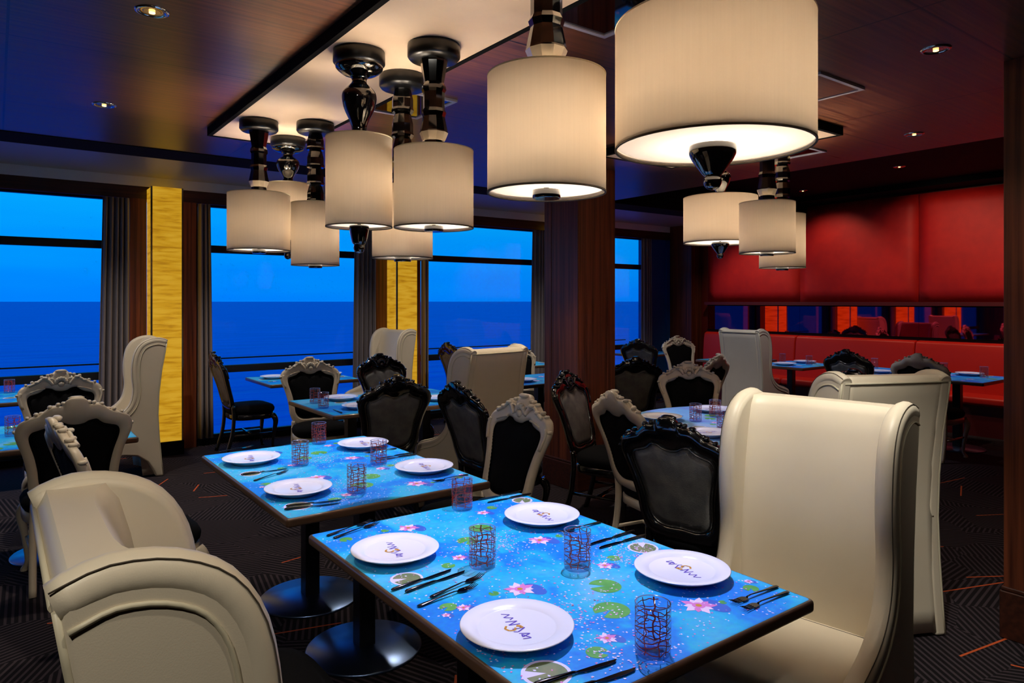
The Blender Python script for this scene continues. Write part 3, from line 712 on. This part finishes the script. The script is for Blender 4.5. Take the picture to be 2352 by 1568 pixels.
# ------------------------------------------------------------------ tables
PADS = [(1.399, 1.438, .047, 0), (1.304, 1.316, .049, 0), (1.120, 1.177, .027, 0), (.968, 1.177, .048, 1), (.969, 1.823, .041, 1), (.968, 1.588, .024, 0), (1.717, 1.587, .043, 1), (1.573, 1.578, .022, 0),
        (1.289, 1.988, .037, 0), (1.396, 2.067, .043, 0), (1.120, 1.837, .021, 0), (1.115, 1.586, .015, 0), (1.110, 2.250, .014, 0), (.962, 2.247, .022, 0), (1.731, 2.261, .036, 1), (1.573, 2.251, .021, 0),
        (1.571, 1.840, .014, 0), (1.579, 1.171, .011, 0), (1.720, 1.180, .022, 0)]
FLW = [(1.191, 1.566, .049), (1.488, 1.846, .044), (1.510, 1.196, .052), (1.186, 1.212, .029), (1.190, 2.227, .043), (1.182, 1.873, .028), (1.507, 1.549, .030), (1.507, 2.216, .029), (.998, 1.560, .023), (.938, 1.550, .014), (1.755, 1.212, .016)]
def pond_mesh(inside, outline, dens, scale=1.0):
    m = MB(); rp = random.Random(11)
    m.add([(x, y, 0) for x, y in outline], [tuple(range(len(outline)))], 0)
    def disc(x, y, r, z, mi, n=20, a0=0, a1=360, sx=1):
        pts = [(x, y, z)]
        for k in range(n + 1):
            t = R(a0 + (a1 - a0) * k / n); pts.append((x + r * math.cos(t) * sx, y + r * math.sin(t), z))
        m.add(pts, [(0, k, k + 1) for k in range(1, n + 1)], mi)
    def flower(x, y, r):
        disc(x + r * .7, y - r * .5, r * .9, .0003, 6, 14, 0, 360, .6)
        ph = rp.random() * 60
        for k in range(10):
            t = R(ph + 36 * k); rr = r * (1 if k % 2 else .8); a = (x + rr * math.cos(t), y + rr * math.sin(t)); w = r * .22
            m.add([(x, y, .0007 + k * .00002), (x + rr * .6 * math.cos(t) - w * math.sin(t), y + rr * .6 * math.sin(t) + w * math.cos(t), .0007 + k * .00002), (a[0], a[1], .0007 + k * .00002), (x + rr * .6 * math.cos(t) + w * math.sin(t), y + rr * .6 * math.sin(t) - w * math.cos(t), .0007 + k * .00002)], [(0, 3, 2, 1)], 3 if k % 3 else 4)
        disc(x, y, r * .35, .0010, 4, 10); disc(x, y, r * .17, .0012, 7, 8)
    for x, y, r, old in PADS:
        x -= 1.337; y -= 1.703
        if inside(x, y, r):
            a = rp.uniform(0, 360)
            if old: disc(x, y, r * 1.18, .0003, 5, 24)
            disc(x, y, r, .0005, 2 if old else 1, 26, a, a + 325)
    for x, y, r in FLW:
        x -= 1.337; y -= 1.703
        if inside(x, y, r): flower(x, y, r)
    xs = [p[0] for p in outline]; ys = [p[1] for p in outline]
    hubs = [(rp.uniform(min(xs), max(xs)), rp.uniform(min(ys), max(ys))) for _ in range(12)]
    for _ in range(dens):
        if rp.random() < .45:
            h = rp.choice(hubs); x, y = rp.gauss(h[0], .06), rp.gauss(h[1], .06)
        else: x, y = rp.uniform(min(xs), max(xs)), rp.uniform(min(ys), max(ys))
        if not inside(x, y, .01): continue
        a = rp.random() * 6.28; l = rp.uniform(.0024, .005); w = l * .7; c, s_ = math.cos(a), math.sin(a)
        m.add([(x + c * l, y + s_ * l, .0009), (x - s_ * w, y + c * w, .0009), (x - c * l, y - s_ * l, .0009), (x + s_ * w, y - c * w, .0009)], [(0, 1, 2, 3)], 5 if rp.random() < .7 else 4)
    return m
PM = [pond, padm, padold, petal_w, petal_p, confm, ripple, gold]  # colours of the projected pond image, painted as flat shapes on the tabletop
def rr(a, b, r, n=5):
    pts = []
    for cx, cy, t0 in ((a - r, b - r, 0), (-a + r, b - r, 90), (-a + r, -b + r, 180), (a - r, -b + r, 270)):
        for q in range(n): t = R(t0 + 90 * q / (n - 1)); pts.append((cx + r * math.cos(t), cy + r * math.sin(t)))
    return pts
TZ = .75
def table(cx, cy, w, l, peds, label, dens, rz=0, round_=0):
    root = empty('pond_dining_table' , (cx, cy, 0), rz)
    if round_:
        a = round_; o = [(a * math.cos(2 * math.pi * k / 72), a * math.sin(2 * math.pi * k / 72)) for k in range(72)]
        oi = [(x * (a - .012) / a, y * (a - .012) / a) for x, y in o]; ins = lambda x, y, r: x * x + y * y < (a - .03 - r) ** 2
    else:
        a, b = w / 2, l / 2; o = rr(a, b, .015); oi = rr(a - .010, b - .010, .012); ins = lambda x, y, r: abs(x) < a - .012 - r and abs(y) < b - .012 - r
    tp = MB().prism(o, 'z', TZ - .036, TZ - .0012).build('tabletop', tedge, root, bevel=.010, seg=3)
    pond_mesh(ins, oi, dens).build('painted_projection', [palepond] + PM[1:] if round_ else PM, tp, loc=(0, 0, TZ - .0009))
    for x, y in peds:
        p = MB().box(x - .038, x + .038, y - .038, y + .038, .02, TZ - .05).box(x - .2, x + .2, y - .05, y + .05, TZ - .05, TZ - .036).build('pedestal', blackmetal, root, bevel=.004)
        MB().lathe([(.255, 0), (.258, .006), (.252, .012), (.04, .022)], 56, c=(x, y, 0)).build('base_plate', steel, p)
    tag(root, label, 'table', 'dining tables with painted pond projection'); return root
table(1.337, 1.703, .924, 1.346, [(0, .335), (0, -.335)], 'foreground table painted with a bright projected lily pond, set with four plates', 2600)
table(1.337, 3.255, .93, 1.346, [(0, .335), (0, -.335)], 'second lily pond table directly behind the foreground one', 2000)
table(2.60, 5.20, 1.346, .95, [(-.335, 0), (.335, 0)], 'dark edged pond table in the middle distance before the white and black chairs', 400)
table(2.62, 7.27, .94, .86, [(0, 0)], 'small table standing at the second window', 150)
table(.02, 5.16, 1.346, .94, [(-.335, 0), (.3, 0)], 'blue pond table cut by the left picture edge, nearer one', 300)
table(-.28, 7.35, 1.25, .9, [(0, 0)], 'far table at the left picture edge by the first window', 150)
table(4.03, 2.77, 0, 0, [(0, 0)], 'round pale pond table left of the bright wing chair', 500, round_=.81)
table(8.33, 5.05, .88, .72, [(-.1, 0)], 'small banquette table right of the blue grey wing chair', 100)
table(8.33, 3.98, .88, .72, [(-.1, 0)], 'small banquette table between the black and white chairs', 100)
table(8.33, 3.12, .88, .72, [(-.1, 0)], 'small banquette table nearest the right pillar', 100)
table(8.33, 5.95, .88, .72, [(-.1, 0)], 'small banquette table left of the blue grey wing chair', 100)
table(4.60, 5.72, 1.0, .78, [(0, 0)], 'table glimpsed just left of the wooden pillar', 100)
table(5.60, 5.36, .8, .66, [(0, 0)], 'table glimpsed just right of the wooden pillar behind a charcoal chair', 100)
table(5.45, 7.30, .9, .8, [(0, 0)], 'table at the third window behind the beige wing chair', 100)
table(8.25, 7.52, .9, .6, [(0, 0)], 'farthest small table at the last window', 100)

# projector light above each table (square beam from the ceiling)
def projector(x, y, tx, ty, hw, hl, energy, zc=CZ, round_=False, col=(.66, .70, 1.0)):
    l = bpy.data.lights.new('projector_light', 'SPOT'); l.energy = energy; l.color = col; l.shadow_soft_size = .012; l.spot_blend = .12
    d = zc - .02 - TZ; far = math.hypot(abs(tx - x) + hw, abs(ty - y) + hl); l.spot_size = 2 * math.atan(far / d) + .05
    l.use_nodes = True; nt = l.node_tree; N = nt.nodes.new; L = nt.links.new
    em = [n for n in nt.nodes if n.type == 'EMISSION'][0]
    tcn = N('ShaderNodeTexCoord'); s = N('ShaderNodeSeparateXYZ'); L(tcn.outputs['Normal'], s.inputs[0])
    def M(op, a, b=None):
        n = N('ShaderNodeMath'); n.operation = op
        for i, v in enumerate((a, b)):
            if v is None: continue
            if isinstance(v, (int, float)): n.inputs[i].default_value = v
            else: L(v, n.inputs[i])
        return n.outputs[0]
    zz = M('ABSOLUTE', s.outputs['Z'])
    gx = M('DIVIDE', s.outputs['X'], zz); gy = M('DIVIDE', s.outputs['Y'], zz)
    ox, oy = (tx - x) / d, (ty - y) / d
    if round_:
        ax = M('SUBTRACT', gx, ox); ay = M('SUBTRACT', gy, oy)
        rr_ = M('SQRT', M('ADD', M('MULTIPLY', ax, ax), M('MULTIPLY', ay, ay)))
        mask = M('LESS_THAN', rr_, hw / d)
    else:
        mask = M('MULTIPLY', M('LESS_THAN', M('ABSOLUTE', M('SUBTRACT', gx, ox)), hw / d), M('LESS_THAN', M('ABSOLUTE', M('SUBTRACT', gy, oy)), hl / d))
    L(mask, em.inputs['Strength'])
    o = bpy.data.objects.new('projector_light', l); COL.objects.link(o); o.location = (x, y, zc - .02); return o
projector(1.85, 1.93, 1.337, 1.703, .455, .665, 200)
projector(1.85, 3.5, 1.337, 3.255, .46, .665, 150)
projector(2.6, 5.3, 2.60, 5.20, .67, .47, 48)
projector(2.62, 7.27, 2.62, 7.27, .46, .42, 30, 2.85)
projector(.02, 5.16, .02, 5.16, .66, .46, 60)
projector(-.28, 7.35, -.28, 7.35, .62, .44, 45, 2.85)
projector(4.75, 2.95, 4.03, 2.77, .80, .80, 110, round_=True)
for y, z in ((5.05, 3.05), (3.98, 3.05), (3.12, 3.05), (5.95, 2.85)): projector(8.33, y, 8.33, y, .43, .35, 75, z, col=(.55, .7, 1))
projector(4.60, 5.3, 4.60, 5.72, .49, .38, 35); projector(5.4, 5.2, 5.60, 5.36, .39, .32, 35)

# ------------------------------------------------------------------ tableware
def make_plate():
    root = empty('dinner_plate')
    MB().lathe([(.080, 0), (.088, .002), (.112, .018), (.1385, .0265), (.1400, .0285), (.1375, .0298), (.102, .0252), (.0975, .0215), (.094, .0205), (.001, .0205)], 56, caps=True).build('body', china, root)
    m = MB(); z = .0209
    def stroke(pts, w, mi):
        pts = [(x * 1.2, y * 1.35) for x, y in pts]
        for (xa, ya), (xb, yb) in zip(pts[:-1], pts[1:]):
            dx, dy = xb - xa, yb - ya; l = math.hypot(dx, dy); nx, ny = -dy / l * w, dx / l * w
            m.add([(xa + nx, ya + ny, z), (xa - nx, ya - ny, z), (xb - nx, yb - ny, z), (xb + nx, yb + ny, z)], [(0, 1, 2, 3)], mi)
    stroke([(-.062, .004), (-.05, .016), (-.046, .0), (-.034, .014), (-.03, .004)], 0.0017, 0)
    stroke([(-.028, -.008), (-.018, .012), (-.012, -.01), (-.004, .010)], 0.0020, 0)
    stroke([(.006, -.014), (.014, .008), (.022, -.012), (.016, -.018)], 0.0020, 0)
    stroke([(.028, -.014), (.04, .002), (.044, -.016), (.034, -.012), (.056, -.006), (.05, -.02)], 0.0019, 0)
    z = .0211
    stroke([(-.012, -.016), (-.004, -.024), (.008, -.022), (.012, -.012), (.004, -.006)], .0028, 1)
    stroke([(-.002, .0), (.006, .006), (.012, .002)], .0045, 1)
    m.build('printed_motif', [purple, gold], root)
    return root
PLP = Proto(make_plate)
rim_m = mat('glass_rim', (120, 120, 165), .1, spec=.9)
def make_glass():
    root = empty('glass_tumbler'); r = .041; h = .118
    MB().lathe([(r - .004, .0), (r, .006), (r, h), (r - .0016, h + .0006), (r - .0026, h), (r - .003, .020), (.002, .018)], 40, caps=False).build('body', glass_m, root)
    MB().lathe([(.002, .0005), (r - .004, .0005), (r - .0006, .006), (r - .001, .017), (.002, .0175)], 40, caps=False).build('thick_base', glassb_m, root)
    MB().lathe([(r - .0024, h - .0005), (r - .001, h + .0012), (r + .0006, h + .0002), (r - .0008, h - .0012), (r - .0024, h - .0005)], 40, caps=False).build('rim', rim_m, root)
    m = MB(); rg = random.Random(5); R_ = r + .0004
    def ribbon(pts, w):
        for i in range(len(pts) - 1):
            (a, za), (b, zb_) = pts[i], pts[i + 1]; da, dz = (b - a) * R_, zb_ - za; l = math.hypot(da, dz) or 1; na, nz_ = -dz / l * w / R_, da / l * w
            q = [(a + na, za + nz_), (a - na, za - nz_), (b - na, zb_ - nz_), (b + na, zb_ + nz_)]
            m.add([(R_ * math.cos(t), R_ * math.sin(t), z) for t, z in q], [(0, 1, 2, 3)])
    for k in range(9):
        a0 = 2 * math.pi * k / 9 + rg.uniform(-.12, .12); pts = []; 
        for j in range(9): pts.append((a0 + rg.uniform(-.09, .09), .012 + (h - .016) * j / 8))
        ribbon(pts, rg.uniform(.0010, .0021))
    for k in range(8):
        z0 = .018 + (h - .03) * k / 7; a0 = rg.uniform(0, 6); n = 22; pts = [(a0 + 5.6 * j / n, z0 + rg.uniform(-.003, .003) + .004 * math.sin(j * .7 + k)) for j in range(n + 1)]
        ribbon(pts, rg.uniform(.0008, .0014))
    m.build('painted_lines', redline, root)
    return root
GLP = Proto(make_glass)
def make_knife():
    root = empty('dinner_knife')
    MB().tube([(-.115, 0, .005), (-.108, 0, .005), (-.06, 0, .005), (-.015, 0, .005), (-.005, 0, .004)], [.003, .0062, .0055, .0045, .003], 8, flat=.7).build('handle', cutm, root)
    MB().prism([(-.005, -.003), (.02, -.0085), (.07, -.0095), (.095, -.006), (.106, .003), (.06, .0045), (-.005, .003)], 'z', .0025, .004).build('blade', cutm, root)
    return root
def make_fork():
    root = empty('dinner_fork')
    MB().tube([(-.10, 0, .003), (-.09, 0, .0035), (-.04, 0, .006), (.02, 0, .008), (.035, 0, .006)], [.006, .0072, .004, .0026, .003], 8, flat=.45).build('handle', cutm, root)
    m = MB().prism([(.033, -.003), (.045, -.011), (.062, -.012), (.062, .012), (.045, .011), (.033, .003)], 'z', .003, .0048)
    for k in (-1.5, -.5, .5, 1.5): m.tube([(.06, k * .0062, .004), (.08, k * .0062, .004), (.1, k * .006, .010)], [.0018, .0016, .0008], 6)
    m.build('tines', cutm, root)
    return root
KP, FP = Proto(make_knife), Proto(make_fork)
def plate(x, y, az, where): PLP.at((x, y, TZ), R(az), 'white plate ' + where, 'plate', 'white plates laid on the tables')
def tumbler(x, y, rz, where): GLP.at((x, y, TZ), rz, 'red lined tumbler ' + where, 'glass', 'tumblers with oxblood lines')
def knife(x0, y0, x1, y1, where):
    a = math.atan2(y1 - y0, x1 - x0); KP.at(((x0 + x1) / 2, (y0 + y1) / 2, TZ - .0002), a, 'dark knife ' + where, 'knife', 'knives laid on the tables')
def fork(x0, y0, x1, y1, where):
    a = math.atan2(y1 - y0, x1 - x0); FP.at(((x0 + x1) / 2, (y0 + y1) / 2, TZ - .0002), a, 'dark fork ' + where, 'fork', 'forks laid on the tables')
fg = 'on the foreground table'; sg = 'on the second pond table'
plate(1.025, 2.006, -90, fg + ', at its left corner'); plate(1.628, 2.006, 90, fg + ', at its far corner')
plate(1.632, 1.354, 90, fg + ', right in front of the bright wing chair'); plate(1.022, 1.356, -90, fg + ', nearest the viewer')
plate(1.039, 3.607, -90, sg + ', leftmost one'); plate(1.033, 2.912, -90, sg + ', nearest the viewer')
plate(1.652, 2.931, 90, sg + ', at its right side'); plate(1.649, 3.613, 90, sg + ', farthest one behind a tumbler')
tumbler(1.423, 1.582, 0, fg + ', between the two right plates'); tumbler(1.20, 1.769, 1, fg + ', right of the left plate')
tumbler(1.219, 1.096, 2, fg + ', nearest the viewer'); tumbler(1.469, 2.306, 3, fg + ', at its far left edge')
tumbler(1.539, 3.192, .5, sg + ', left of the far right plate'); tumbler(1.236, 2.774, 1.7, sg + ', nearest the viewer')
tumbler(1.215, 3.399, 2.6, sg + ', right of the leftmost plate'); tumbler(1.487, 3.856, 4, sg + ', at its far edge')
fork(.915, 2.31, 1.12, 2.37, fg + ', left of the left plate, outer one'); fork(.925, 2.275, 1.13, 2.335, fg + ', left of the left plate, inner one')
knife(.899, 1.768, 1.112, 1.799, fg + ', below the left plate, outer one'); knife(.925, 1.735, 1.137, 1.764, fg + ', below the left plate, inner one')
fork(.903, 1.633, 1.10, 1.654, fg + ', between the left and near plates, lower one'); fork(.951, 1.662, 1.162, 1.704, fg + ', between the left and near plates, upper one')
knife(.92, 1.15, 1.13, 1.121, fg + ', at the bottom edge, upper one'); knife(.93, 1.095, 1.135, 1.070, fg + ', at the bottom edge, lower one')
knife(1.79, 2.356, 1.58, 2.362, fg + ', beside the far plate, outer one'); knife(1.80, 2.304, 1.59, 2.31, fg + ', beside the far plate, inner one')
knife(1.80, 1.714, 1.59, 1.706, fg + ', right of the middle tumbler, upper one'); knife(1.80, 1.660, 1.59, 1.664, fg + ', right of the middle tumbler, lower one')
fork(1.785, 1.858, 1.585, 1.852, fg + ', behind the middle tumbler'); 
fork(1.785, 1.139, 1.585, 1.147, fg + ', by the right corner, upper one'); fork(1.775, 1.099, 1.575, 1.105, fg + ', by the right corner, lower one')
fork(.956, 3.937, 1.16, 3.985, sg + ', left of the leftmost plate'); knife(.93, 3.362, 1.14, 3.362, sg + ', below the leftmost plate')
fork(.93, 3.217, 1.13, 3.312, sg + ', above the near plate'); knife(.91, 2.70, 1.12, 2.66, sg + ', at the near corner, outer one'); knife(.93, 2.74, 1.14, 2.70, sg + ', at the near corner, inner one')
knife(1.78, 3.30, 1.57, 3.295, sg + ', beyond the right plate, outer one'); knife(1.78, 3.26, 1.57, 3.255, sg + ', beyond the right plate, inner one')
fork(1.775, 2.736, 1.575, 2.719, sg + ', by its right corner'); fork(1.775, 3.46, 1.575, 3.45, sg + ', beside the farthest plate')
mt_ = 'on the middle distance table'
plate(2.296, 5.46, 180, mt_ + ', rear one'); plate(2.231, 4.943, 0, mt_ + ', front left one'); plate(2.937, 4.956, 0, mt_ + ', half hidden by a black chair')
tumbler(2.05, 5.40, 0, mt_ + ', at the left end, upright red tinted'); tumbler(2.78, 5.5, 2, mt_ + ', behind the black chair back'); tumbler(2.01, 5.12, 3, mt_ + ', at the left corner')
knife(2.02, 4.80, 2.04, 5.0, mt_ + ', left of the front plate')
plate(2.363, 7.40, 0, 'on the window table, left one'); plate(2.95, 7.35, 0, 'on the window table, right one')
tumbler(.085, 5.187, 0, 'on the nearer left edge table'); tumbler(.10, 7.62, 1, 'on the far left edge table')
knife(.12, 4.95, .30, 5.0, 'on the nearer left edge table')
plate(-.2, 4.95, 90, 'on the nearer left edge table, outside the frame')
rt = 'on the round table'
plate(3.46, 2.68, 0, rt + ', near side'); plate(3.674, 3.224, -45, rt + ', left side'); plate(4.25, 3.24, 180, rt + ', rear side')
tumbler(3.815, 3.048, 0, rt + ', left of the trio'); tumbler(4.07, 3.081, 1, rt + ', rear of the trio'); tumbler(3.686, 2.727, 2, rt + ', front of the trio')
knife(3.42, 2.36, 3.62, 2.50, rt + ', in front of the near plate'); fork(3.38, 2.47, 3.56, 2.60, rt + ', beside the near plate'); knife(3.47, 3.15, 3.55, 3.3, rt + ', by the left plate')
plate(8.10, 5.06, 0, 'on the banquette table by the grey wing chair, left one'); plate(8.6, 5.08, 180, 'on the banquette table by the grey wing chair, right one')
tumbler(8.40, 5.28, 0, 'on the banquette table by the grey wing chair, left one'); tumbler(8.352, 4.876, 1, 'on the banquette table by the grey wing chair, right one')
plate(8.08, 3.86, 0, 'on the banquette table behind the black chair'); tumbler(8.62, 4.18, 1, 'on the banquette table behind the black chair')
plate(8.60, 3.14, 180, 'on the banquette table nearest the pillar'); tumbler(8.45, 2.95, 1, 'on the banquette table nearest the pillar, right one'); tumbler(8.6, 3.40, 1, 'on the banquette table nearest the pillar, behind the white chair')
plate(8.1, 6.0, 0, 'on the farthest banquette table'); tumbler(8.6, 6.3, 1, 'on the farthest banquette table')
plate(4.3, 5.6, 0, 'on the table left of the pillar'); plate(5.75, 5.1, 0, 'on the table right of the pillar'); plate(7.8, 7.2, 0, 'on the farthest window table')
